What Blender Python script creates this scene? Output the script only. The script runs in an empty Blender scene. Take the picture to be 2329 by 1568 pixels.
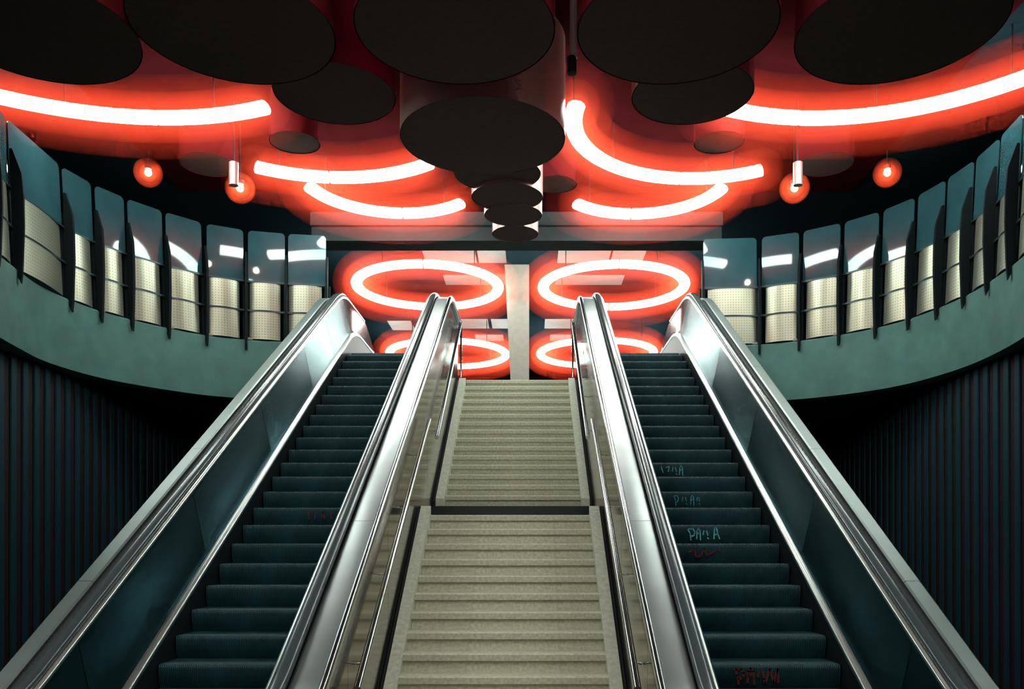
import bpy, math, random
from mathutils import Vector
random.seed(7)
sc = bpy.context.scene
COL = sc.collection
PI = math.pi

# ---------------------------------------------------------------- camera, world, exposure
F, PX, PY = 1950.0, 1205.0, 1244.0           # focal length and principal point in pixels of the 2329x1568 frame
EYE = (0.25, 0.0, 1.6)
cam = bpy.data.cameras.new('camera')
cam.sensor_fit = 'HORIZONTAL'
cam.sensor_width = 36.0
cam.lens = 36.0 * F / 2329.0
cam.shift_x = (1164.5 - PX) / 2329.0
cam.shift_y = (PY - 784.0) / 2329.0
cam.clip_end = 200
camo = bpy.data.objects.new('camera', cam)
camo.location = EYE
camo.rotation_euler = (PI / 2, 0, 0)
COL.objects.link(camo)
sc.camera = camo
w = bpy.data.worlds.new('world')
w.use_nodes = True
w.node_tree.nodes['Background'].inputs[0].default_value = (0.01, 0.03, 0.035, 1)
w.node_tree.nodes['Background'].inputs[1].default_value = 0.2
sc.world = w
sc.view_settings.view_transform = 'Standard'
sc.view_settings.look = 'None'
sc.view_settings.gamma = 1.0
sc.view_settings.use_curve_mapping = False
sc.view_settings.exposure = 0.0
sc.cycles.max_bounces = 5
sc.cycles.diffuse_bounces = 3
sc.cycles.glossy_bounces = 4
sc.cycles.use_light_tree = False
sc.cycles.adaptive_threshold = 0.06
sc.cycles.adaptive_min_samples = 16
sc.cycles.volume_bounces = 0
sc.cycles.sample_clamp_indirect = 6.0

RING = 24.0          # radiance of the white ring tubes
GLOW = 0.36          # density of the red haze volume added around them for their halo

# ---------------------------------------------------------------- materials
MATS = {}
def nd(nt, t, **kw):
    n = nt.nodes.new(t)
    for k, v in kw.items():
        setattr(n, k, v)
    return n
def mat(name, col, rough=0.5, metal=0.0, spec=0.5, noise=0.0, nscale=6.0, bump=0.0, bscale=40.0, coat=0.0,
        stretch=(1, 1, 1), col2=None):
    m = bpy.data.materials.new(name)
    m.use_nodes = True
    nt = m.node_tree
    b = nt.nodes['Principled BSDF']
    b.inputs['Roughness'].default_value = rough
    b.inputs['Metallic'].default_value = metal
    b.inputs['Specular IOR Level'].default_value = spec
    b.inputs['Coat Weight'].default_value = coat
    b.inputs['Base Color'].default_value = (*col, 1)
    tc = nd(nt, 'ShaderNodeTexCoord')
    mp = nd(nt, 'ShaderNodeMapping')
    mp.inputs['Scale'].default_value = stretch
    nt.links.new(tc.outputs['Object'], mp.inputs[0])
    if noise or col2:
        n = nd(nt, 'ShaderNodeTexNoise')
        n.inputs['Scale'].default_value = nscale
        n.inputs['Detail'].default_value = 6
        nt.links.new(mp.outputs[0], n.inputs['Vector'])
        r = nd(nt, 'ShaderNodeValToRGB')
        r.color_ramp.elements[0].position = 0.3
        r.color_ramp.elements[1].position = 0.7
        c2 = col2 or tuple(min(1, c * (1 + noise)) for c in col)
        c1 = col if col2 else tuple(c * (1 - noise) for c in col)
        r.color_ramp.elements[0].color = (*c1, 1)
        r.color_ramp.elements[1].color = (*c2, 1)
        nt.links.new(n.outputs[0], r.inputs[0])
        nt.links.new(r.outputs[0], b.inputs['Base Color'])
    if bump:
        n2 = nd(nt, 'ShaderNodeTexNoise')
        n2.inputs['Scale'].default_value = bscale
        n2.inputs['Detail'].default_value = 3
        nt.links.new(mp.outputs[0], n2.inputs['Vector'])
        bp = nd(nt, 'ShaderNodeBump')
        bp.inputs['Strength'].default_value = bump
        bp.inputs['Distance'].default_value = 0.02
        nt.links.new(n2.outputs[0], bp.inputs['Height'])
        nt.links.new(bp.outputs[0], b.inputs['Normal'])
    MATS[name] = m
    return m
def emat(name, col, s):
    m = bpy.data.materials.new(name)
    m.use_nodes = True
    nt = m.node_tree
    b = nt.nodes['Principled BSDF']
    b.inputs['Base Color'].default_value = (0.9, 0.9, 0.9, 1)
    b.inputs['Emission Color'].default_value = (*col, 1)
    b.inputs['Emission Strength'].default_value = s
    MATS[name] = m
    return m

mat('steel', (0.66, 0.70, 0.68), 0.16, 1.0, bump=0.03, bscale=3.0)
mat('deck_steel', (0.42, 0.47, 0.47), 0.30, 1.0, bump=0.10, bscale=1.6, noise=0.08, nscale=2.0)
mat('panel_steel', (0.050, 0.112, 0.128), 0.22, 1.0, noise=0.12, nscale=1.2)
mat('outer_deck_steel', (0.30, 0.37, 0.36), 0.40, 1.0, bump=0.04, bscale=1.6, noise=0.08, nscale=2.0)
mat('newel_steel', (0.42, 0.44, 0.43), 0.12, 1.0, bump=0.10, bscale=2.2)
mat('bead_steel', (0.80, 0.84, 0.80), 0.28, 1.0)
mat('stair_side_steel', (0.31, 0.275, 0.24), 0.13, 1.0, bump=0.05, bscale=2.0, noise=0.1, nscale=3.0)
mat('handrail_rubber', (0.085, 0.115, 0.122), 0.20, 0.5, bump=0.02, bscale=8.0)
mat('skirt_dark', (0.006, 0.012, 0.014), 0.45)
mat('gap_dark', (0.004, 0.008, 0.010), 0.7)
mat('stone', (0.54, 0.55, 0.42), 0.62, noise=0.22, nscale=28.0, bump=0.15, bscale=90.0)
mat('curb_stone', (0.58, 0.61, 0.49), 0.6, noise=0.15, nscale=20.0, bump=0.1, bscale=70.0)
mat('concrete', (0.066, 0.175, 0.158), 0.7, noise=0.16, nscale=3.0, bump=0.12, bscale=30.0)
mat('concrete_pale', (0.26, 0.235, 0.20), 0.6, noise=0.10, nscale=8.0, bump=0.08, bscale=50.0)
mat('floor_tile', (0.03, 0.04, 0.04), 0.5, noise=0.2, nscale=5.0)
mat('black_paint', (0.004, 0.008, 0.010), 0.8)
mat('wall_backing', (0.016, 0.002, 0.002), 0.7)
mat('slat_teal', (0.004, 0.040, 0.054), 0.55, noise=0.15, nscale=9.0)
mat('ceiling_red', (0.020, 0.0025, 0.003), 0.9, spec=0.0, noise=0.1, nscale=3.0)
mat('ceiling_dark', (0.006, 0.012, 0.015), 0.9, spec=0.0)
mat('drum_side_lit', (0.80, 0.42, 0.38), 0.34, 0.45)  # paler copy of the drum side, lamplight put into its colour
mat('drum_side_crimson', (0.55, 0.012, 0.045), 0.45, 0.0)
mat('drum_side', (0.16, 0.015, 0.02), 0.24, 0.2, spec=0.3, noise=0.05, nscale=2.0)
mat('drum_bottom', (0.078, 0.036, 0.028), 0.85, noise=0.15, nscale=14.0)
mat('beam_grey', (0.030, 0.048, 0.050), 0.7, noise=0.12, nscale=5.0)
mat('tile_white', (0.06, 0.05, 0.045), 0.6, noise=0.05)
mat('fin_dark', (0.004, 0.008, 0.010), 0.7, spec=0.15)
mat('rail_dark', (0.018, 0.040, 0.045), 0.35, 0.3)
mat('lamp_metal', (0.05, 0.05, 0.05), 0.4, 0.8)
mat('lamp_red', (0.75, 0.035, 0.025), 0.5)
mat('pipe_steel', (0.80, 0.74, 0.66), 0.35, 0.3)
mat('chalk_teal', (0.10, 0.34, 0.38), 0.8, noise=0.4, nscale=30.0)
mat('chalk_red', (0.075, 0.008, 0.008), 0.8, noise=0.4, nscale=30.0)
mat('seam_dark', (0.012, 0.016, 0.016), 0.6)
emat('tube_white', (1.0, 0.97, 0.90), RING)
emat('bulb_warm', (1.0, 0.85, 0.62), 90.0)

# ribbed escalator step
m = mat('step_metal', (0.016, 0.052, 0.062), 0.55, 0.1, spec=0.35)
nt = m.node_tree
b = nt.nodes['Principled BSDF']
tc = nd(nt, 'ShaderNodeTexCoord')
wv = nd(nt, 'ShaderNodeTexWave', wave_type='BANDS', bands_direction='X')
wv.inputs['Scale'].default_value = 20.0
nt.links.new(tc.outputs['Object'], wv.inputs['Vector'])
bp = nd(nt, 'ShaderNodeBump')
bp.inputs['Strength'].default_value = 0.6
bp.inputs['Distance'].default_value = 0.006
nt.links.new(wv.outputs[1], bp.inputs['Height'])
nt.links.new(bp.outputs[0], b.inputs['Normal'])
nz = nd(nt, 'ShaderNodeTexNoise')
nz.inputs['Scale'].default_value = 5.0
nz.inputs['Detail'].default_value = 8.0
nt.links.new(tc.outputs['Object'], nz.inputs['Vector'])
rp = nd(nt, 'ShaderNodeValToRGB')
rp.color_ramp.elements[0].position = 0.35
rp.color_ramp.elements[1].position = 0.75
rp.color_ramp.elements[0].color = (0.003, 0.023, 0.031, 1)
rp.color_ramp.elements[1].color = (0.008, 0.054, 0.066, 1)
nt.links.new(nz.outputs[0], rp.inputs[0])
nt.links.new(rp.outputs[0], b.inputs['Base Color'])

# perforated sheet: small dark holes on a grid (u, v in metres)
m = mat('perforated', (0.60, 0.60, 0.48), 0.33, 0.75)
nt = m.node_tree
b = nt.nodes['Principled BSDF']
uv = nd(nt, 'ShaderNodeUVMap')
mp = nd(nt, 'ShaderNodeMapping')
mp.inputs['Scale'].default_value = (21.0, 21.0, 1.0)
nt.links.new(uv.outputs[0], mp.inputs[0])
fr = nd(nt, 'ShaderNodeVectorMath', operation='FRACTION')
nt.links.new(mp.outputs[0], fr.inputs[0])
sb = nd(nt, 'ShaderNodeVectorMath', operation='SUBTRACT')
sb.inputs[1].default_value = (0.5, 0.5, 0.0)
nt.links.new(fr.outputs[0], sb.inputs[0])
ln = nd(nt, 'ShaderNodeVectorMath', operation='LENGTH')
nt.links.new(sb.outputs[0], ln.inputs[0])
lt = nd(nt, 'ShaderNodeMath', operation='LESS_THAN')
lt.inputs[1].default_value = 0.20
nt.links.new(ln.outputs['Value'], lt.inputs[0])
mx = nd(nt, 'ShaderNodeMix', data_type='RGBA')
mx.inputs[6].default_value = (0.37, 0.375, 0.29, 1)
mx.inputs[7].default_value = (0.20, 0.20, 0.15, 1)
nt.links.new(lt.outputs[0], mx.inputs[0])
nt.links.new(mx.outputs[2], b.inputs['Base Color'])

# tinted glass of the balcony: glossy surface over a dark teal body
m = mat('teal_glass', (0.028, 0.088, 0.105), 0.05, 0.0, 0.6, noise=0.12, nscale=2.5)
b = m.node_tree.nodes['Principled BSDF']
b.inputs['IOR'].default_value = 1.5

# red haze volume: added stand-in for the lamps' halo, lit by the tube it surrounds
m = bpy.data.materials.new('red_glow')
m.use_nodes = True
nt = m.node_tree
nt.nodes.remove(nt.nodes['Principled BSDF'])
vs = nd(nt, 'ShaderNodeVolumeScatter')
vs.inputs['Color'].default_value = (1.0, 0.060, 0.026, 1)
vs.inputs['Density'].default_value = GLOW
nt.links.new(vs.outputs[0], nt.nodes['Material Output'].inputs['Volume'])
m.cycles.homogeneous_volume = True
MATS['red_glow'] = m
m = m.copy()
m.name = 'spot_glow'
m.node_tree.nodes['Volume Scatter'].inputs['Density'].default_value = 2.2
MATS['spot_glow'] = m
m = m.copy()
m.name = 'thin_glow'
m.node_tree.nodes['Volume Scatter'].inputs['Density'].default_value = GLOW * 0.5
MATS['thin_glow'] = m

# ---------------------------------------------------------------- mesh helpers
class MB:
    def __init__(s):
        s.v, s.f, s.uv = [], [], None
    def add(s, vs, fs):
        o = len(s.v)
        s.v += [tuple(v) for v in vs]
        s.f += [tuple(i + o for i in f) for f in fs]
        return s
    def box(s, a, b):
        (x0, y0, z0), (x1, y1, z1) = a, b
        return s.add([(x0, y0, z0), (x1, y0, z0), (x1, y1, z0), (x0, y1, z0), (x0, y0, z1), (x1, y0, z1), (x1, y1, z1), (x0, y1, z1)],
                     [(3, 2, 1, 0), (4, 5, 6, 7), (0, 1, 5, 4), (1, 2, 6, 5), (2, 3, 7, 6), (3, 0, 4, 7)])
    def hexa(s, p):                                   # eight corners: bottom loop, top loop
        return s.add(p, [(3, 2, 1, 0), (4, 5, 6, 7), (0, 1, 5, 4), (1, 2, 6, 5), (2, 3, 7, 6), (3, 0, 4, 7)])
    def loops(s, rings, closed=True, caps=True, cyc=False):
        n = len(rings[0])
        o = len(s.v)
        for r in rings:
            s.v += [tuple(p) for p in r]
        m_ = len(rings)
        for i in range(m_ if cyc else m_ - 1):
            i2 = (i + 1) % m_
            for j in range(n if closed else n - 1):
                k = (j + 1) % n
                s.f.append((o + i * n + j, o + i * n + k, o + i2 * n + k, o + i2 * n + j))
        if caps and closed and not cyc:
            s.f.append(tuple(o + j for j in range(n))[::-1])
            s.f.append(tuple(o + (m_ - 1) * n + j for j in range(n)))
        return s
    def cyl(s, c, r, z0, z1, n=48):
        return s.loops([[(c[0] + r * math.cos(2 * PI * j / n), c[1] + r * math.sin(2 * PI * j / n), z) for j in range(n)] for z in (z0, z1)])
    def tube(s, pts, r, n=10):
        pts = [Vector(p) for p in pts]
        rings = []
        for i, p in enumerate(pts):
            t = (pts[min(i + 1, len(pts) - 1)] - pts[max(i - 1, 0)]).normalized()
            u = t.cross(Vector((1, 0, 0)))
            if u.length < 0.1:
                u = t.cross(Vector((0, 1, 0)))
            u.normalize()
            v = t.cross(u)
            rings.append([p + (u * math.cos(2 * PI * j / n) + v * math.sin(2 * PI * j / n)) * r for j in range(n)])
        return s.loops(rings)
    def build(s, name, material, parent=None, smooth=None):
        me = bpy.data.meshes.new(name)
        me.from_pydata(s.v, [], s.f)
        me.materials.append(MATS[material])
        if s.uv:
            l = me.uv_layers.new(name='UVMap')
            for lp in me.loops:
                l.data[lp.index].uv = s.uv[lp.vertex_index]
        import bmesh
        bm = bmesh.new()
        bm.from_mesh(me)
        if not s.uv:
            bmesh.ops.recalc_face_normals(bm, faces=bm.faces)
        bm.to_mesh(me)
        bm.free()
        if smooth is not None:
            me.shade_smooth()
            me.set_sharp_from_angle(angle=math.radians(smooth))
        o = bpy.data.objects.new(name, me)
        COL.objects.link(o)
        if parent:
            o.parent = parent
            o.matrix_parent_inverse = parent.matrix_world.inverted()
        return o
def empty(name, loc=(0, 0, 0)):
    o = bpy.data.objects.new(name, None)
    o.location = loc
    o.empty_display_size = 0.2
    COL.objects.link(o)
    from mathutils import Matrix
    o.matrix_world = Matrix.Translation(loc)
    return o
def tag(o, label, cat, group=None):
    o['label'] = label
    o['category'] = cat
    if group:
        o['group'] = group
    return o
def struct(o, label=None, cat=None):
    o['kind'] = 'structure'
    if label:
        o['label'] = label
        o['category'] = cat
    return o
def path(pts, blend, n=10):                           # polyline in (Y, Z) with rounded corners
    out = [pts[0]]
    for i in range(1, len(pts) - 1):
        p, a, c = Vector(pts[i]), Vector(pts[i - 1]), Vector(pts[i + 1])
        u, v = (a - p).normalized(), (c - p).normalized()
        s, e = p + u * blend, p + v * blend
        for k in range(n + 1):
            t = k / n
            q = s * (1 - t) ** 2 + p * 2 * t * (1 - t) + e * t * t
            out.append((q.x, q.y))
    out.append(pts[-1])
    return out
def sweep(name, prof, pth, material, parent, smooth=40):   # profile (X, height over the path), closed
    return MB().loops([[(x, y, z + h) for x, h in prof] for y, z in pth]).build(name, material, parent, smooth)
def cut(pth, y0, y1):                                 # the piece of a path between two depths
    def zat(y):
        for (a, za), (c, zc) in zip(pth, pth[1:]):
            if a <= y <= c:
                return za + (zc - za) * (y - a) / max(1e-9, c - a)
        return pth[-1][1]
    return [(y0, zat(y0))] + [p for p in pth if y0 + 1e-4 < p[0] < y1 - 1e-4] + [(y1, zat(y1))]

# ---------------------------------------------------------------- levels
ZF = -0.364            # lower floor
ZU = 4.88              # upper floor
ZS = 4.21              # underside of the balcony
ZB = 5.25              # top of the balcony fascia
ZC = 8.35              # ceiling
SL = math.tan(math.radians(30))
nose = lambda y: -3.44 + SL * y

# ---------------------------------------------------------------- the shell
struct(MB().box((-9.4, -12, ZF - 0.2), (9.4, 19.2, ZF)).build('floor', 'floor_tile'), 'dark tiled floor of the lower hall below the escalators', 'floor')
struct(MB().box((-9.4, -12, ZC), (9.4, 34, ZC + 0.2)).build('ceiling', 'ceiling_dark'), 'dark ceiling of the station hall above the drums', 'ceiling')
struct(MB().box((-6.3, -4.0, ZC - 0.06), (6.3, 16.15, ZC)).build('ceiling_panel', 'ceiling_red'), 'dark red ceiling panel between the hanging drums', 'ceiling')  # red in this colour helps fill in the lamps' glow
struct(MB().box((-9.4, 34, ZU), (9.4, 34.2, ZC)).build('wall_far', 'ceiling_red'), 'dim red end wall of the upper hall', 'wall')
struct(MB().box((-9.4, -12.2, ZF), (9.4, -12, ZC)).build('wall_rear', 'black_paint'), 'dark wall behind the viewpoint', 'wall')
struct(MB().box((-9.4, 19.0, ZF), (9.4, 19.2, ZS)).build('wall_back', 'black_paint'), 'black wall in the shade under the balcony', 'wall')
for s, side in ((-1, 'left'), (1, 'right')):
    xo = sorted((s * 9.2, s * 9.4))
    struct(MB().box((xo[0], -12, ZU), (xo[1], 34, ZC)).build('wall_upper_' + side, 'ceiling_dark'), 'dark upper wall behind the %s balcony' % side, 'wall')
    xi = sorted((s * 6.75, s * 6.9))
    lw = struct(MB().box((xi[0], -12, ZF), (xi[1], 19.0, ZS)).build('wall_' + side, 'wall_backing'), 'dark slatted wall of the lower hall on the %s' % side, 'wall')
    pitch = 0.262 if s > 0 else 0.274
    base = None
    for i in range(46):
        y = 7.2 + i * pitch
        if base is None:
            base = MB().box((-0.012, -0.055, ZF), (0.012, 0.055, ZS - 0.02)).build('wall_slat', 'slat_teal', lw)
            o = base
        else:
            o = base.copy()
            COL.objects.link(o)
        o.location = (s * 6.73, y, 0)

# ---------------------------------------------------------------- balcony: plan points of the fascia (right side, metres)
PLR = [(3.17, 14.45), (4.10, 14.38), (4.69, 14.12), (5.21, 13.74), (5.62, 13.29), (5.90, 12.76), (6.05, 12.18), (6.13, 11.58), (6.12, 10.96), (6.05, 10.33),
       (5.93, 9.70), (5.78, 9.08), (5.60, 8.48)]
PLL = [(3.14, 14.30), (3.79, 14.20), (4.40, 14.05), (4.94, 13.76), (5.36, 13.30), (5.70, 12.80), (5.93, 12.33), (6.06, 11.76), (6.10, 11.14), (6.00, 10.47),
       (5.88, 9.84), (5.73, 9.22), (5.56, 8.62)]
PLR = [((x - 0.25) * 1.0735 + 0.25, y * 1.0735) for x, y in PLR]
PLL = [((x + 0.25) * 1.0735 - 0.25, y * 1.0735) for x, y in PLL]
def inward(pl, i):
    a, c = Vector(pl[max(0, i - 1)]), Vector(pl[min(len(pl) - 1, i + 1)])
    t = (c - a).normalized()
    return Vector((-t.y, t.x)) * -1 if Vector((-t.y, t.x)).dot(Vector((3.0, 11.8)) - Vector(pl[i])) < 0 else Vector((-t.y, t.x))
def fine(pl, n=5):                                   # smooth curve through the plan points
    out = []
    for i in range(len(pl) - 1):
        p0, p1, p2, p3 = [Vector(pl[min(max(j, 0), len(pl) - 1)]) for j in (i - 1, i, i + 1, i + 2)]
        for k in range(n):
            t = k / n
            out.append(0.5 * ((2 * p1) + (-p0 + p2) * t + (2 * p0 - 5 * p1 + 4 * p2 - p3) * t * t + (-p0 + 3 * p1 - 3 * p2 + p3) * t ** 3))
    out.append(Vector(pl[-1]))
    return out
for s, side, pl in ((-1, 'left', PLL), (1, 'right', PLR)):
    fp = fine(pl)
    fp = fp + [Vector((5.55, 7.6)), Vector((5.2, 6.4))]
    rings = []
    for i, p in enumerate(fp):
        a, c = fp[max(0, i - 1)], fp[min(len(fp) - 1, i + 1)]
        t = (c - a).normalized()
        nrm = Vector((-t.y, t.x))
        if nrm.dot(Vector((3.0, 11.4)) - p) > 0:
            nrm = -nrm
        q = p + nrm * 0.30
        rings.append([(s * p.x, p.y, ZS), (s * p.x, p.y, ZB - 0.03), (s * (p.x + nrm.x * 0.03), p.y + nrm.y * 0.03, ZB), (s * q.x, q.y, ZB), (s * q.x, q.y, ZS)])
    fas = struct(MB().loops(rings).build('wall_balcony_' + side, 'concrete', None, 35), 'curved grey green concrete fascia of the %s balcony' % side, 'wall')
    # slab behind the fascia
    mb = MB()
    top, bot = [], []
    for p in fp:
        top.append((s * (p.x + 0.12), p.y))
    for (a, c) in zip(top, top[1:]):
        oa, oc = (s * 9.2, a[1]), (s * 9.2, c[1])
        mb.add([(a[0], a[1], ZS + 0.02), (c[0], c[1], ZS + 0.02), (oc[0], oc[1], ZS + 0.02), (oa[0], oa[1], ZS + 0.02),
                (a[0], a[1], ZU), (c[0], c[1], ZU), (oc[0], oc[1], ZU), (oa[0], oa[1], ZU)],
               [(3, 2, 1, 0), (4, 5, 6, 7), (0, 1, 5, 4), (2, 3, 7, 6)])
    y0 = top[0][1]
    mb.box((min(s * 3.45, s * 9.2), y0, ZS + 0.02), (max(s * 3.45, s * 9.2), 16.9, ZU))
    struct(mb.build('floor_balcony_' + side, 'black_paint'), 'floor slab of the %s balcony' % side, 'floor')
    struct(MB().box((min(s * 6.5, s * 9.2), -12, ZS + 0.02), (max(s * 6.5, s * 9.2), 6.2, ZU)).build('floor_gallery_' + side, 'black_paint'), 'floor slab of the %s gallery behind the viewpoint' % side, 'floor')
struct(MB().box((-9.2, 16.9, ZS + 0.02), (9.2, 34, ZU)).build('floor_upper', 'floor_tile'), 'floor of the upper hall beyond the stairs', 'floor')

# ---------------------------------------------------------------- balcony railings
def railing(s, side, pl, skip, label):
    root = tag(empty('balcony_railing', (s * 6.0, 11.5, ZB)), label, 'railing')
    n = len(pl)
    lean = 0.10
    z1, z2, z3 = ZB + 0.525, ZB + 1.05, ZB + 1.97
    def out(i):
        return -inward(pl, i)
    bays = [(i, i + 1) for i in range(n - 1)]
    if skip is not None:
        bays = [b_ for b_ in bays if b_[0] not in (skip - 1, skip)] + [(skip - 1, skip + 1)]
    for i, j in bays:
        a, c = Vector(pl[i]), Vector(pl[j])
        oa = out(i)
        oc = out(j)
        t = (c - a).normalized()
        L = (c - a).length
        nout = Vector((-t.y, t.x))
        if nout.dot(oa) < 0:
            nout = -nout
        def pt(u, z, off=0.0):
            p = a + (c - a) * u + nout * (off + 0.05 + lean * (z - ZB) / 1.97)
            return (s * p.x, p.y, z)
        g = 0.045 / L
        # two perforated sheets, bowed a little towards the hall
        for nm, za, zb in (('lower_panel', ZB + 0.02, z1 - 0.018), ('middle_panel', z1 + 0.018, z2 - 0.02)):
            mb = MB()
            mb.uv = []
            N = 8
            for back in (0, 1):
                for k in range(N + 1):
                    u = g * 2.2 + (1 - 3.4 * g) * k / N
                    bow = -0.045 * (1 - (2 * k / N - 1) ** 2) + back * 0.012
                    for z in (za, zb):
                        mb.v.append(pt(u, z, bow))
                        mb.uv.append((u * L, z))
            for k in range(N):
                o = 2 * k
                mb.f.append((o, o + 2, o + 3, o + 1))
                o2 = o + 2 * (N + 1)
                mb.f.append((o2 + 1, o2 + 3, o2 + 2, o2))
                mb.f.append((o + 1, o + 3, o2 + 3, o2 + 1))
                mb.f.append((o2, o2 + 2, o + 2, o))
            mb.f.append((0, 1, 2 * N + 3, 2 * N + 2))
            e = 2 * N
            mb.f.append((e + 1, e, e + 2 * N + 2, e + 2 * N + 3))
            mb.build(nm, 'perforated', root, 40)
        # glass with rounded upper corners
        rc = 0.07
        ul, ur = g * 0.5, 1 - g * 0.5
        prof = [(ul, z2 + 0.02), (ur, z2 + 0.02)]
        for k in range(5):
            th = k / 4 * PI / 2
            prof.append((ur - (rc - rc * math.cos(th)) / L, z3 - rc + rc * math.sin(th)))
        for k in range(5):
            th = PI / 2 - k / 4 * PI / 2
            prof.append((ul + (rc - rc * math.cos(th)) / L, z3 - rc + rc * math.sin(th)))
        MB().loops([[pt(u, z, 0.0) for u, z in prof], [pt(u, z, 0.014) for u, z in prof]]).build('glass_panel', 'teal_glass', root)
        for z in (z1, z2):
            mb = MB()
            mb.hexa([pt(0.0, z - 0.016, -0.03), pt(1.0, z - 0.016, -0.03), pt(1.0, z - 0.016, 0.03), pt(0.0, z - 0.016, 0.03),
                     pt(0.0, z + 0.016, -0.03), pt(1.0, z + 0.016, -0.03), pt(1.0, z + 0.016, 0.03), pt(0.0, z + 0.016, 0.03)])
            mb.build('cross_rail', 'rail_dark', root)
    for i in range(n):
        if i == skip:
            continue
        a = Vector(pl[i])
        o_ = out(i)
        t = Vector((-o_.y, o_.x))
        # blade fin: profile in (distance out, z); tapers to a point at the top
        prof = [(-0.045, ZB - 0.20), (-0.06, ZB - 0.06), (-0.08, ZB + 0.55), (-0.072, ZB + 0.95), (-0.045, ZB + 1.25), (0.065, ZB + 1.56), (0.10, ZB + 1.56),
                (0.08, ZB + 0.95), (0.05, ZB + 0.0), (0.0, ZB - 0.1)]
        r_ = []
        for side_ in (-0.021, 0.021):
            r_.append([(s * (a + o_ * d + t * side_).x, (a + o_ * d + t * side_).y, z) for d, z in prof])
        MB().loops(r_).build('fin', 'fin_dark', root)
        pp = [(a + o_ * d + t * q) for d, q in ((0.06, -0.05), (0.06, 0.05), (0.12, 0.05), (0.12, -0.05))]
        MB().hexa([(s * p.x, p.y, ZB + 0.002) for p in pp] + [(s * (p + o_ * 0.05).x, (p + o_ * 0.05).y, z2) for p in pp]).build('shadow_post', 'fin_dark', root)  # dark strip added for the shadow beside the fin
        fpnt = a + o_ * -0.02
        MB().hexa([(s * (fpnt + o_ * d + t * q).x, (fpnt + o_ * d + t * q).y, z) for z in (ZB + 0.002, ZB + 0.04) for d, q in ((0.03, 0.03), (0.03, 0.11), (0.16, 0.11), (0.16, 0.03))]).build('foot_plate', 'concrete_pale', root)
    return root
railing(-1, 'left', PLL, 8, 'curved balcony railing left of the escalators, perforated sheets, dark fins and glass')
railing(1, 'right', PLR, None, 'curved balcony railing right of the escalators, perforated sheets, dark fins and glass')

# ---------------------------------------------------------------- stairs
TR, RI = 0.295, 2.0 / 11
def stair_flight(root, y0, z0, nst, rise, slopeY):
    base = None
    for k in range(nst):
        yk, zk = y0 + k * TR, z0 + (k + 1) * rise
        if base is None:
            prof = [(0.0, 0.0), (0.02, 0.012), (TR + 0.05, 0.012), (TR + 0.05, -0.2), (0.032, -rise - 0.0), (0.032, -0.065), (0.0, -0.058)]
            base = MB().loops([[(x, d, h) for d, h in prof] for x in (-1.0, 1.0)]).build('step', 'stone', root)
            o = base
        else:
            o = base.copy()
            COL.objects.link(o)
        o.location = Vector((0, yk, zk - 0.012)) - root.location
        o.matrix_parent_inverse.identity()
stair = tag(empty('staircase', (0, 7.85, ZF)), 'pale stone staircase between the two escalators with a dark landing line', 'stairs')
Y0 = 10.8 - 12 * TR
stair_flight(stair, Y0, ZF, 13, RI, None)
stair_flight(stair, 12.42 + TR, 2.0 + 0.18, 15, 0.18, None)
# landing and the dark recess below the upper flight
MB().box((-1.17, 10.8 + 0.3, 1.8), (1.17, 12.5, 2.0)).build('landing', 'stone', stair)
MB().box((-1.17, 12.46, 2.0), (1.17, 12.80, 2.19)).build('landing_recess', 'skirt_dark', stair)
MB().box((-1.17, 12.80 + 14.9 * TR, ZU - 0.22), (1.17, 12.46 + 15 * TR + 0.4, ZU)).build('top_landing', 'stone', stair)
for s in (-1, 1):
    for (ya, za, yb, zb, sl) in ((Y0 - 0.05, ZF + 0.02, 10.84, 2.045, 0), (12.52, 2.235, 12.46 + 15 * TR - 0.16, ZU - 0.06, 0)):
        x0, x1 = s * 1.0, s * 1.125
        MB().hexa([(x0, ya, za - 0.35), (x1, ya, za - 0.35), (x1, yb, zb - 0.35), (x0, yb, zb - 0.35),
                   (x0, ya, za + 0.07), (x1, ya, za + 0.07), (x1, yb, zb + 0.07), (x0, yb, zb + 0.07)]).build('curb', 'curb_stone', stair)
        MB().hexa([(s * 1.125, ya, za - 0.35), (s * 1.165, ya, za - 0.35), (s * 1.165, yb, zb - 0.35), (s * 1.125, yb, zb - 0.35),
                   (s * 1.125, ya, za + 0.03), (s * 1.165, ya, za + 0.03), (s * 1.165, yb, zb + 0.03), (s * 1.125, yb, zb + 0.03)]).build('joint', 'gap_dark', stair)
for s, side in ((-1, 'left'), (1, 'right')):
    # each side: a lower rail and an upper rail on brackets
    for nm, ya, za, yb, zb, lab in (('stair_handrail', 6.6, 0.50, 11.3, 3.27, 'polished steel handrail of the lower stair flight, %s side'),
                                    ('stair_handrail', 12.25, 3.16, 16.55, 5.93, 'polished steel handrail of the upper stair flight, %s side')):
        r = tag(empty(nm, (s * 1.08, ya, za)), lab % side, 'handrail')
        MB().tube([(s * 1.08, ya, za), (s * 1.08, (ya + yb) / 2, (za + zb) / 2), (s * 1.08, yb, zb)], 0.032, 14).build('rail', 'steel', r, 50)
        for k in range(4):
            u = (k + 0.35) / 4
            y, z = ya + (yb - ya) * u, za + (zb - za) * u
            MB().tube([(s * 1.08, y, z - 0.025), (s * 1.09, y, z - 0.09), (s * 1.165, y, z - 0.10)], 0.011, 8).build('bracket', 'steel', r, 50)
        if ya > 12:
            MB().tube([(s * 1.08, yb - 0.03, zb - 0.02), (s * 1.08, yb + 0.03, zb - 0.1), (s * 1.08, yb + 0.03, ZU)], 0.022, 10).build('end_post', 'steel', r, 50)

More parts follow.
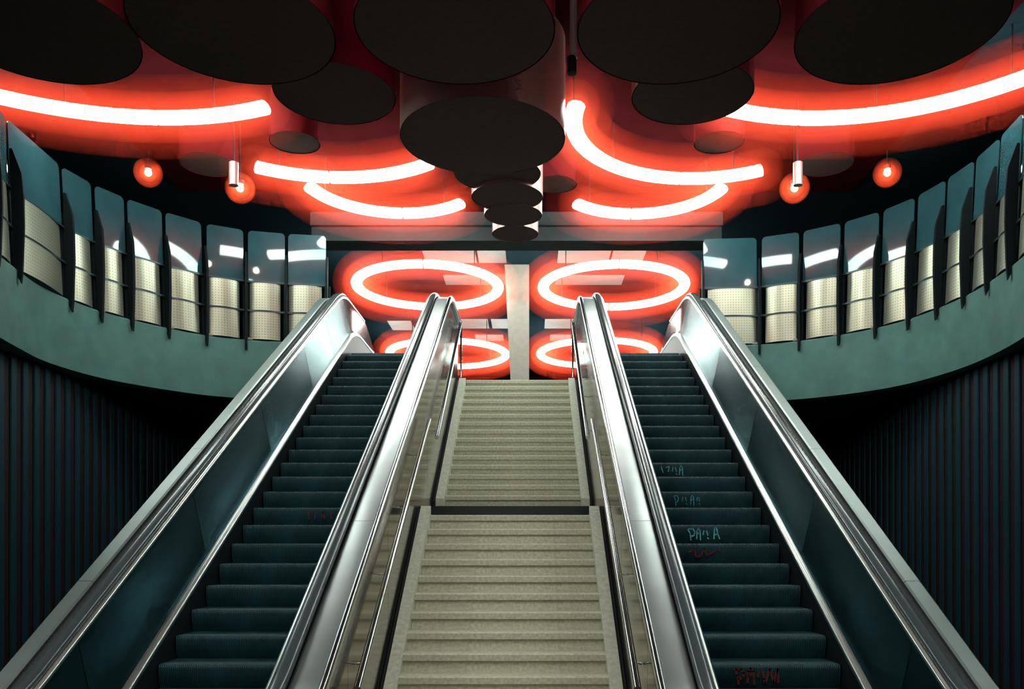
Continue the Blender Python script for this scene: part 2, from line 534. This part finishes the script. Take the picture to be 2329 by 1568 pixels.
# ---------------------------------------------------------------- escalators
# all heights h are measured over the line through the step noses
BAL = path([(3.6, ZF), ((ZF + 3.44) / SL, ZF), (15.08, nose(15.08)), (16.95, nose(15.08))], 0.55)
STEPY = path([(3.6, ZF), ((ZF + 3.44) / SL, ZF), (14.55, nose(14.55)), (17.3, nose(14.55))], 0.5)
def strokes(name, polys, wd, y, x0, z0, sc_, material, parent):
    mb = MB()
    for poly in polys:
        for (a, c) in zip(poly, poly[1:]):
            a, c = Vector(a), Vector(c)
            t = (c - a)
            L = t.length
            t.normalize()
            nn = Vector((-t.y, t.x)) * wd
            e = t * wd * 0.5
            q = [a - e - nn, c + e - nn, c + e + nn, a - e + nn]
            mb.add([(x0 + p.x * sc_, y + d, z0 + p.y * sc_) for d in (-0.0015, 0.004) for p in q],
                   [(0, 1, 2, 3), (7, 6, 5, 4), (0, 4, 5, 1), (1, 5, 6, 2), (2, 6, 7, 3), (3, 7, 4, 0)])
    return mb.build(name, material, parent)
def escalator(s, side, label):
    root = tag(empty('escalator', (s * 2.26, 5.3, ZF)), label, 'escalator')
    X = lambda x: s * x
    # ---- steps
    base = None
    steps = []
    k = 0
    y = 7.05 - 6 * 0.3464
    prof = []
    for i in range(7):                                # rounded nose
        th = i / 6 * PI / 2
        prof.append((0.035 - 0.035 * math.sin(th), -0.035 + 0.035 * math.cos(th)))
    prof = [(0.38, 0.0)] + prof + [(0.004, -0.09), (0.016, -0.15), (0.045, -0.215), (0.38, -0.215)]
    while y < 14.75:
        z = nose(y)
        o = None
        zz = cut(STEPY, y, y + 0.01)[0][1]
        if base is None:
            base = MB().loops([[(x, d, h) for d, h in prof] for x in (-0.545, 0.545)]).build('step', 'step_metal', root, 50)
            o = base
        else:
            o = base.copy()
            COL.objects.link(o)
        o.location = Vector((X(2.26), y, zz)) - root.location
        o.matrix_parent_inverse.identity()
        steps.append(o)
        y += 0.3464
    MB().box((min(X(1.70), X(2.82)), 14.75, 4.80), (max(X(1.70), X(2.82)), 17.2, 4.90)).build('comb_plate', 'step_metal', root)
    MB().box((min(X(1.70), X(2.82)), 3.4, ZF), (max(X(1.70), X(2.82)), 5.0, ZF + 0.02)).build('comb_plate', 'step_metal', root)
    # ---- both balustrades: q = +1 the one on the outside, -1 the one beside the stairs
    for q in (1, -1):
        xs = 2.26 + q * 0.56
        def P(d):
            return s * (xs + q * d)
        sweep('skirt', [(P(0.0), -0.30), (P(0.0), 0.115), (P(0.03), 0.115), (P(0.03), -0.30)], cut(BAL, 3.7, 16.9), 'skirt_dark', root)
        bead = [(P(-0.008), 0.115), (P(-0.012), 0.135), (P(0.0), 0.158), (P(0.03), 0.17), (P(0.06), 0.17), (P(0.06), 0.115)]
        sweep('skirt_bead', bead, cut(BAL, 3.7, 17.0), 'bead_steel', root, 60)
        # inner panels, with seams; the last one is rounded off at the newel
        seams = [3.8, 6.2, 8.3, 10.4, 12.4, 13.7, 15.0]
        def ptop(y):
            return 0.80
        for a, c in zip(seams, seams[1:]):
            sweep('inner_panel', [(P(0.045), 0.165), (P(0.075), 0.22), (P(0.20), 0.78), (P(0.22), 0.78), (P(0.22), 0.165)], cut(BAL, a + 0.004, c - 0.004), 'panel_steel', root, 20)
        mb = MB()
        rr = []
        zt = nose(15.08)
        bal_end = cut(BAL, 15.004, 16.95) 
        bal_end += [(16.95 + 0.42 * math.sin(t * PI / 2 / 8), zt) for t in range(1, 9)]
        for (y, z) in bal_end:
            drop = 0.0
            if y > 16.95:
                drop = 0.52 - 0.52 * math.sqrt(max(0, 1 - ((y - 16.95) / 0.42) ** 2))
            ht = 0.78 - drop
            rr.append([(P(0.045), y, z + 0.165), (P(0.075), y, z + 0.22), (P(0.075 + 0.125 * (ht - 0.22) / 0.56), y, z + ht), (P(0.22), y, z + ht), (P(0.22), y, z + 0.165)])
        mb.loops(rr).build('newel_panel', 'newel_steel', root, 25)
        sweep('panel_trim', [(P(0.19), 0.775), (P(0.188), 0.80), (P(0.20), 0.812), (P(0.222), 0.812), (P(0.222), 0.775)], cut(BAL, 3.8, 16.95), 'bead_steel', root, 60)
        # handrail: rounded belt, turning down round the newel
        hp = cut(BAL, 3.8, 16.95) + [(16.95 + 0.45 * math.sin(t * PI / 12), zt - 0.40 + 0.40 * math.cos(t * PI / 12)) for t in range(1, 10)]
        sect = []
        for i in range(12):
            th = i / 11 * PI
            sect.append((0.278 - 0.055 * math.cos(th) * (1 if True else 1), 0.832 + 0.045 * math.sin(th)))
        rr = []
        for i, (y, z) in enumerate(hp):
            ya, za = hp[max(0, i - 1)]
            yc, zc = hp[min(len(hp) - 1, i + 1)]
            t = Vector((yc - ya, zc - za)).normalized()
            nn = Vector((-t.y, t.x))
            ring = []
            for d, h in sect + [(0.333, 0.815), (0.223, 0.815)]:
                hh = h - 0.832
                if i < len(hp) - 9:
                    ring.append((P(d), y, z + h))
                else:
                    ring.append((P(d), y + nn.x * hh, z + 0.832 + nn.y * hh))
            rr.append(ring)
        MB().loops(rr).build('handrail', 'handrail_rubber', root, 60)
        if q == 1:
            dk = [(P(0.335), 0.70), (P(0.335), 0.765), (P(0.42), 0.765), (P(0.44), 0.775), (P(0.555), 0.775), (P(0.575), 0.755), (P(0.575), 0.70)]
            sweep('deck_channel', [(P(0.334), 0.62), (P(0.334), 0.80), (P(0.352), 0.80), (P(0.352), 0.74), (P(0.44), 0.74), (P(0.44), 0.62)], cut(BAL, 3.8, 16.9), 'gap_dark', root)
            dse = [3.8, 6.9, 9.2, 11.6, 13.6, 15.6, 16.9]
            for a, c in zip(dse, dse[1:]):
                sweep('outer_deck', [(P(0.44), 0.66), (P(0.44), 0.765), (P(0.455), 0.78), (P(0.565), 0.78), (P(0.58), 0.765), (P(0.58), 0.66)], cut(BAL, a + 0.003, c - 0.003), 'outer_deck_steel', root, 30)
            sweep('outer_cladding', [(P(0.24), -0.9), (P(0.24), 0.66), (P(0.575), 0.66), (P(0.575), -0.9)], cut(BAL, 4.2, 16.9), 'gap_dark', root)
        else:
            dse = [3.8, 7.75, 9.75, 11.7, 13.5, 15.2, 16.9]
            for a, c in zip(dse, dse[1:]):
                sweep('inner_deck', [(P(0.335), 0.70), (P(0.335), 0.79), (P(0.36), 0.80), (P(0.54), 0.80), (P(0.54), 0.70)], cut(BAL, a + 0.003, c - 0.003), 'deck_steel', root, 30)
            tr_ = [(0.54, 0.70), (0.54, 0.805), (0.555, 0.82), (0.575, 0.82), (0.592, 0.80), (0.595, 0.76), (0.585, 0.70)]
            sweep('deck_trim', [(P(d), h) for d, h in tr_], cut(BAL, 3.8, 16.9), 'steel', root, 60)
            # stair-side panels: vertical polished sheets reaching down beside the steps
            sse = [4.2, 6.7, 8.6, 10.4, 11.9, 13.6, 15.3, 16.9]
            for a, c in zip(sse, sse[1:]):
                rr = []
                for (y, z) in cut(BAL, a + 0.004, c - 0.004):
                    lo = max(ZF, min(2.0, ZF + (y - Y0) / TR * RI)) if y < 12.5 else 2.0 + (y - 12.42) * 0.18 / TR
                    lo = min(lo, ZU) - 0.35
                    rr.append([(P(0.53), y, lo), (P(0.53), y, z + 0.70), (P(0.515), y, z + 0.70), (P(0.515), y, lo)])
                MB().loops(rr).build('stair_side_panel', 'stair_side_steel', root, 30)
            sweep('inner_cladding', [(P(0.24), -1.2), (P(0.24), 0.70), (P(0.50), 0.70), (P(0.50), -1.2)], cut(BAL, 4.2, 16.9), 'gap_dark', root)
    return root, steps
e1, st1 = escalator(-1, 'left', 'steel escalator left of the stone stairs with dark ribbed steps')
e2, st2 = escalator(1, 'right', 'steel escalator right of the stone stairs, steps scrawled with chalk')

# chalk and red scrawls on the risers
D_ = [[(0, .85), (.12, .95), (.45, .95), (.62, .7), (.55, .4), (.3, .3)], [(.08, .8), (.22, .55), (.28, .0)]]
A1 = [[(0, .1), (.03, .8), (.14, 1.), (.28, .8), (.32, .0)], [(.06, .5), (.2, .62)]]
A2 = [[(0, .1), (.05, 1.05), (.2, 1.05), (.33, .5), (.48, .1)], [(.05, .45), (.3, .5)]]
TK = [[(0, .45), (.06, .8)], [(.3, .8), (.4, .4)], [(.38, .2), (.45, .1)]]
mv = lambda ps, dx, f=1.0: [[(x * f + dx, y) for x, y in p] for p in ps]
def find(steps, y):
    return min(steps, key=lambda o: abs(o.matrix_basis.translation.y + 5.3 - y))
def scrawl(steps, y, x, polys, size, wd, material, lab):
    o = find(steps, y)
    oo = strokes('scrawl', polys, wd, -0.001, x, -0.16, size, material, None)
    oo.parent = o
    oo.location = (0, 0, 0)
    oo['label'] = lab
yof = lambda py: 9830.0 / (py - 118)
word1 = D_ + mv(A1, .78) + mv(TK, 1.32) + mv(A2, 2.25)
scrawl(st2, yof(1203), -0.33, word1, 0.125, 0.055, 'chalk_teal', 'pale blue chalk letters reading DALLA')
scrawl(st2, yof(1131), -0.36, mv(D_, 0, .7) + mv(TK, .8) + mv(A1, 1.6) + mv(TK, 2.2, .6), 0.12, 0.03, 'chalk_teal', 'faint blue chalk letters')
scrawl(st2, yof(1059), -0.40, [[(0, .9), (.2, .3)], [(.45, .8), (.8, .9), (.7, .4)]] + mv(TK, 1.1) + mv(A1, 1.8), 0.125, 0.045, 'chalk_teal', 'smeared blue chalk letters')
scrawl(st2, yof(1527), -0.33, mv(D_, 0) + mv(A1, .85, 1.3) + mv(TK, 1.5) + [[(2.0, .1), (2.25, .95)], [(2.25, .95), (2.5, .1), (2.75, .95), (2.8, .1)]], 0.13, 0.075, 'chalk_red', 'dark red scrawled letters')
scrawl(st1, yof(1155), 0.06, [[(0, .9), (.1, .3)], [(.7, .9), (.6, .3)], [(1.2, .4), (1.3, .9), (1.5, .3)], [(2.0, .9), (2.1, .3)]], 0.125, 0.07, 'chalk_red', 'faint dark red scrawl')
scrawl(st2, yof(1250), -0.38, [[(0, .6), (.5, .9), (.6, .2), (1.0, .3), (1.3, .9), (1.5, .3), (2.4, .8), (2.8, .7)]], 0.12, 0.07, 'chalk_red', 'smeared dark red scrawl')

# ---------------------------------------------------------------- ring lamps
RZ = 7.6
def ringlamp(cx, cy, R, a0, a1, gaps, label, glow=True, hz=None, off=(), rods=(), wd=0.125, ht=0.085):
    root = tag(empty('ring_lamp', (cx, cy, RZ)), label, 'ceiling lamp')
    full = abs(a1 - a0) >= 359.9
    cuts = sorted(gaps)
    segs = []
    if full:
        for g0, g1 in zip(cuts, cuts[1:] + [cuts[0] + 360]):
            segs.append((g0, g1))
    else:
        e = [a0] + [g for g in cuts if a0 < g < a1] + [a1]
        segs = list(zip(e, e[1:]))
    gp = math.degrees(0.018 / R)
    for g0, g1 in segs:
        if any(o0 <= g0 and g1 <= o1 for o0, o1 in off):
            continue                                  # a length with no tube in it
        n = max(6, int((g1 - g0) / 3.5))
        rings = []
        for k in range(n + 1):
            a = math.radians(g0 + gp + (g1 - g0 - 2 * gp) * k / n)
            rings.append([(cx + (R + wd * math.cos(2 * PI * j / 12)) * math.cos(a), cy + (R + wd * math.cos(2 * PI * j / 12)) * math.sin(a),
                           RZ + ht * math.sin(2 * PI * j / 12)) for j in range(12)])
        MB().loops(rings).build('tube', 'tube_white', root, 60)
    for hn, rh, hm in (('inner_glow', 0.33, 'red_glow'), ('outer_glow', 0.54, 'thin_glow')) if glow else ():  # two added volumes that stand in for the tube's red halo
        rings = []
        if full:
            n = 72
            for k in range(n):
                a = 2 * PI * k / n
                rings.append([(cx + (R + rh * math.cos(2 * PI * j / 20)) * math.cos(a), cy + (R + rh * math.cos(2 * PI * j / 20)) * math.sin(a),
                               RZ + rh * math.sin(2 * PI * j / 20)) for j in range(20)])
            MB().loops(rings, cyc=True).build(hn, hm, root, 60)
        else:
            da = math.degrees(rh / R)
            h0, h1 = hz or (a0, a1)
            sec = []
            nb = 8
            for k in range(nb + 1):                    # rounded ends
                th = PI / 2 * k / nb
                sec.append((h0 - da * math.cos(th), max(0.02, math.sin(th))))
            n = max(8, int((h1 - h0) / 4))
            sec += [(h0 + (h1 - h0) * k / n, 1.0) for k in range(1, n)]
            for k in range(nb + 1):
                th = PI / 2 * (1 - k / nb)
                sec.append((h1 + da * math.cos(th), max(0.02, math.sin(th))))
            for ad, f in sec:
                a = math.radians(ad)
                rings.append([(cx + (R + f * rh * math.cos(2 * PI * j / 20)) * math.cos(a), cy + (R + f * rh * math.cos(2 * PI * j / 20)) * math.sin(a),
                               RZ + f * rh * math.sin(2 * PI * j / 20)) for j in range(20)])
            MB().loops(rings).build(hn, hm, root, 60)
    for ad in rods:
        a = math.radians(ad)
        MB().tube([(cx + R * math.cos(a), cy + R * math.sin(a), RZ + ht * 0.6), (cx + R * math.cos(a), cy + R * math.sin(a), ZC)], 0.012, 6).build('rod', 'lamp_metal', root)
    return root
ringlamp(-4.82, 8.15, 3.84, 67.5, 290, [92.2, 128, 215], 'large white ring lamp arc at the upper left, nearest on that side', rods=(80, 110, 125, 230, 270), hz=(67.5, 128), off=((128, 215),))
ringlamp(4.23, 8.82, 3.18, -110, 118.2, [-45, 36, 93.6], 'large white ring lamp arc at the upper right, nearest on that side', rods=(45, 75, 108, -60, -95), hz=(36, 118.2), off=((-45, 36),))
ringlamp(-2.78, 11.60, 2.33, 51, 124, [95.5], 'white ring lamp arc left of the hanging drums, second row, above the smaller arc', rods=(60, 115))
ringlamp(2.86, 11.97, 2.0, 57, 189, [94.6, 174], 'white hook shaped ring lamp arc right of the hanging drums', rods=(70, 130, 180))
ringlamp(-2.0, 13.97, 1.45, 44, 167, [91.5], 'short white ring lamp arc just above the beam, left of the drum cluster', rods=(60, 150))
ringlamp(2.1, 14.07, 1.38, 11, 138, [91.1], 'short white ring lamp arc just above the beam, right of the drum cluster', rods=(30, 125))
ringlamp(-2.1, 19.80, 1.62, 0, 360, [-87.0, 88.0], 'full white ring lamp left of the concrete column, nearer of two', rods=(-120, -45, 45, 135))
ringlamp(2.18, 19.82, 1.62, 0, 360, [-91.1, 88.5], 'full white ring lamp right of the concrete column, nearer of two', rods=(-135, -60, 45, 135))
ringlamp(-2.3, 26.74, 1.80, 0, 360, [-100, 76.5], 'farthest white ring lamp seen behind the left inner balustrade', rods=(-120, -45, 45, 135))
ringlamp(2.33, 26.65, 1.75, 0, 360, [-100, 80], 'farthest white ring lamp seen behind the right inner balustrade', rods=(-120, -45, 45, 135))
for i, (x, y) in enumerate(((-3.0, 3.2), (3.0, 3.2), (0.0, -3.0))):
    ringlamp(x, y, 1.75, 0, 360, [-90, 90], ('white ring lamp overhead on the left, behind the viewpoint', 'white ring lamp overhead on the right, behind the viewpoint',
             'rearmost white ring lamp overhead, behind the viewpoint')[i], glow=False, rods=(-135, -45, 45, 135))

# ---------------------------------------------------------------- hanging drums
def drum(x, y, r, zb, label, group=None, top=ZC - 0.06, sm='drum_side'):
    root = tag(empty('ceiling_drum', (x, y, zb)), label, 'drum')
    n = 64 if r > 0.3 else 24
    MB().loops([[(x + r * math.cos(2 * PI * j / n), y + r * math.sin(2 * PI * j / n), z) for j in range(n)] for z in (zb, top)], caps=top < ZC - 0.1).build('drum_side', sm, root, 60)
    MB().cyl((x, y), r - 0.012, zb + 0.004, zb + 0.03, n).build('drum_base', 'drum_bottom', root, 50)
    if top < ZC - 0.1:
        MB().tube([(x, y, top), (x, y, ZC)], 0.008, 6).build('stem', 'lamp_metal', root)
    return root
CX = 0.25
ZD = 7.0
drum(-5.20 + CX, 8.97, 1.05, ZD, 'big dark ceiling drum at the far left of the front row')
drum(-3.10 + CX, 8.97, 1.045, ZD, 'big dark ceiling drum second from the left of the front row')
drum(-0.78 + CX, 8.97, 1.045, ZD, 'big dark ceiling drum in the middle of the front row')
drum(1.54 + CX, 8.97, 1.045, ZD, 'big dark ceiling drum second from the right of the front row')
drum(3.86 + CX, 8.97, 1.05, ZD, 'big dark ceiling drum at the far right of the front row')
drum(-0.62 + CX, 11.36, 1.09, ZD, 'big dark drum with a lit metal side, behind the middle front drum', sm='drum_side_lit')
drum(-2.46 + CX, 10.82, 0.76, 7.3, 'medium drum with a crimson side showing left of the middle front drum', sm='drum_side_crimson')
drum(2.05 + CX, 10.82, 0.76, 7.3, 'medium dark drum inside the hook shaped lamp arc')
drum(-3.49 + CX, 12.73, 0.37, 7.6, 'small drum just above the left arc lamp of the second row')
drum(2.81 + CX, 12.73, 0.37, 7.6, 'small drum just below the left end of the large right arc lamp')
drum(-5.17 + CX, 13.8, 0.45, 7.75, 'small drum between the two left spot lamps')
drum(4.75 + CX, 13.8, 0.45, 7.75, 'small drum between the two right spot lamps')
drum(-4.44 + CX, 12.86, 0.07, 7.02, 'thin bright tube hanging beside the inner left spot lamp', sm='drum_side_lit', top=7.36)
drum(4.02 + CX, 12.86, 0.07, 7.02, 'thin bright tube hanging beside the inner right spot lamp', sm='drum_side_lit', top=7.36)
drum(0.42 + CX, 14.2, 0.36, 7.6, 'small drum right of the drum cluster')
cl = tag(empty('drum_cluster', (-0.2, 13.6, 6.9)), 'cluster of overlapping dark red drums stepping back above the column', 'drum')
for (x, y, r, zb) in ((-0.47, 12.5, 0.63, 7.035), (-0.35, 13.23, 0.55, 6.99), (-0.27, 13.92, 0.47, 6.98), (-0.25, 14.72, 0.395, 6.97)):
    x += CX
    n = 48
    MB().loops([[(x + r * math.cos(2 * PI * j / n), y + r * math.sin(2 * PI * j / n), z) for j in range(n)] for z in (zb, ZC - 0.06)], caps=False).build('drum_side', 'drum_side_lit', cl, 60)
    MB().cyl((x, y), r - 0.012, zb + 0.004, zb + 0.03, n).build('drum_base', 'drum_bottom', cl, 50)
pp = tag(empty('hanging_pipe', (0.76, 10.0, 7.16)), 'bright steel pipe with a black socket hanging right of the lit drum', 'pipe')
MB().tube([(0.76, 10.0, 7.30), (0.76, 10.0, 7.8), (0.76, 10.0, ZC - 0.06)], 0.045, 14).build('pipe', 'pipe_steel', pp, 50)
MB().tube([(0.74, 10.0, 7.12), (0.74, 10.0, 7.2), (0.74, 10.0, 7.31)], 0.055, 12).build('socket', 'gap_dark', pp, 50)

# ---------------------------------------------------------------- spot lamps
def spot(px, py, H, label):
    Y = F * H / (PY - py)
    X = (px - PX) / (PY - py) * H + 0.25
    Z = 1.6 + H
    r = tag(empty('spot_lamp', (X, Y, Z)), label, 'lamp')
    rings = [[(X + 0.055 * math.sin(PI * i / 8) * math.cos(2 * PI * j / 14), Y + 0.055 * math.sin(PI * i / 8) * math.sin(2 * PI * j / 14), Z - 0.055 * math.cos(PI * i / 8)) for j in range(14)] for i in range(1, 8)]
    MB().loops(rings).build('bulb', 'bulb_warm', r, 80)
    MB().loops([[(X + d * math.cos(2 * PI * j / 32), Y + d * math.sin(2 * PI * j / 32), Z + h) for j in range(32)] for d, h in ((0.02, 0.05), (0.05, 0.055), (0.06, 0.06), (0.06, 0.12), (0.02, 0.13))]).build('shade', 'gap_dark', r, 50)
    mb = MB()
    for rad in (0.235, 0.165):
        mb.loops([[(X + rad * math.sin(PI * i / 14) * math.cos(2 * PI * j / 24), Y + rad * math.sin(PI * i / 14) * math.sin(2 * PI * j / 24), Z - rad * math.cos(PI * i / 14)) for j in range(24)] for i in range(1, 14)])
    mb.build('red_glow', 'spot_glow', r)  # added hollow shell, stands in for the round halo of the bulb
    MB().tube([(X, Y, Z + 0.09), (X, Y, ZC)], 0.012, 6).build('stem', 'lamp_metal', r)
    return r
spot(337, 393, 6.3, 'round spot lamp with a red halo, outer of the two on the left')
spot(546, 428, 5.65, 'round spot lamp with a red halo, inner of the two on the left')
spot(2018, 393, 6.3, 'round spot lamp with a red halo, outer of the two on the right')
spot(1807, 428, 5.65, 'round spot lamp with a red halo, inner of the two on the right')

# ---------------------------------------------------------------- upper hall: beam, column, ceiling tiles
struct(MB().box((-3.9, 16.3, 7.42), (3.9, 16.85, 7.68)).box((-3.9, 16.2, 7.68), (3.9, 16.85, 7.93)).build('trim_1', 'beam_grey'), 'grey concrete cross beam over the head of the stairs', 'beam')
struct(MB().box((-3.9, 16.35, 7.93), (3.9, 16.85, ZC)).build('trim_2', 'ceiling_red'), 'dark red strip between the cross beam and the ceiling', 'beam')
c = tag(empty('column', (0.04, 20.7, ZU)), 'pale square concrete column at the head of the stairs', 'column')
x0b, x1b, x0t, x1t = [(q - 0.25) * 20.5 / 18.7 + 0.25 for q in (-0.137, 0.235, -0.30, 0.235)]
MB().hexa([(x0b, 20.5, ZU), (x1b, 20.5, ZU), (x1b, 20.9, ZU), (x0b, 20.9, ZU), (x0t, 20.5, ZC), (x1t, 20.5, ZC), (x1t, 20.9, ZC), (x0t, 20.9, ZC)]).build('column_shaft', 'concrete_pale', c)
MB().box((-0.24, 20.43, ZU), (0.30, 20.97, ZU + 0.12)).build('column_base', 'concrete_pale', c)
ct = bpy.data.objects['ceiling']
for (xa, xb, ya, yb) in ((-2.2, -1.0, 19.2, 20.3), (-0.95, -0.3, 19.2, 20.3), (0.9, 2.1, 19.2, 20.3), (2.15, 2.9, 19.2, 20.3), (-1.9, -0.3, 21.2, 22.0), (0.9, 2.6, 21.2, 22.0),
                         (-4.0, -3.3, 25.5, 26.6), (-2.1, -1.0, 25.3, 26.4), (-0.9, -0.2, 25.3, 26.4), (0.7, 1.6, 25.3, 26.4), (1.7, 2.6, 25.3, 26.4), (-1.5, -0.6, 27.2, 28.0), (0.9, 1.9, 27.2, 28.0)):
    MB().box((xa, ya, ZC - 0.03), (xb, yb, ZC - 0.002)).build('ceiling_tile', 'tile_white', ct)
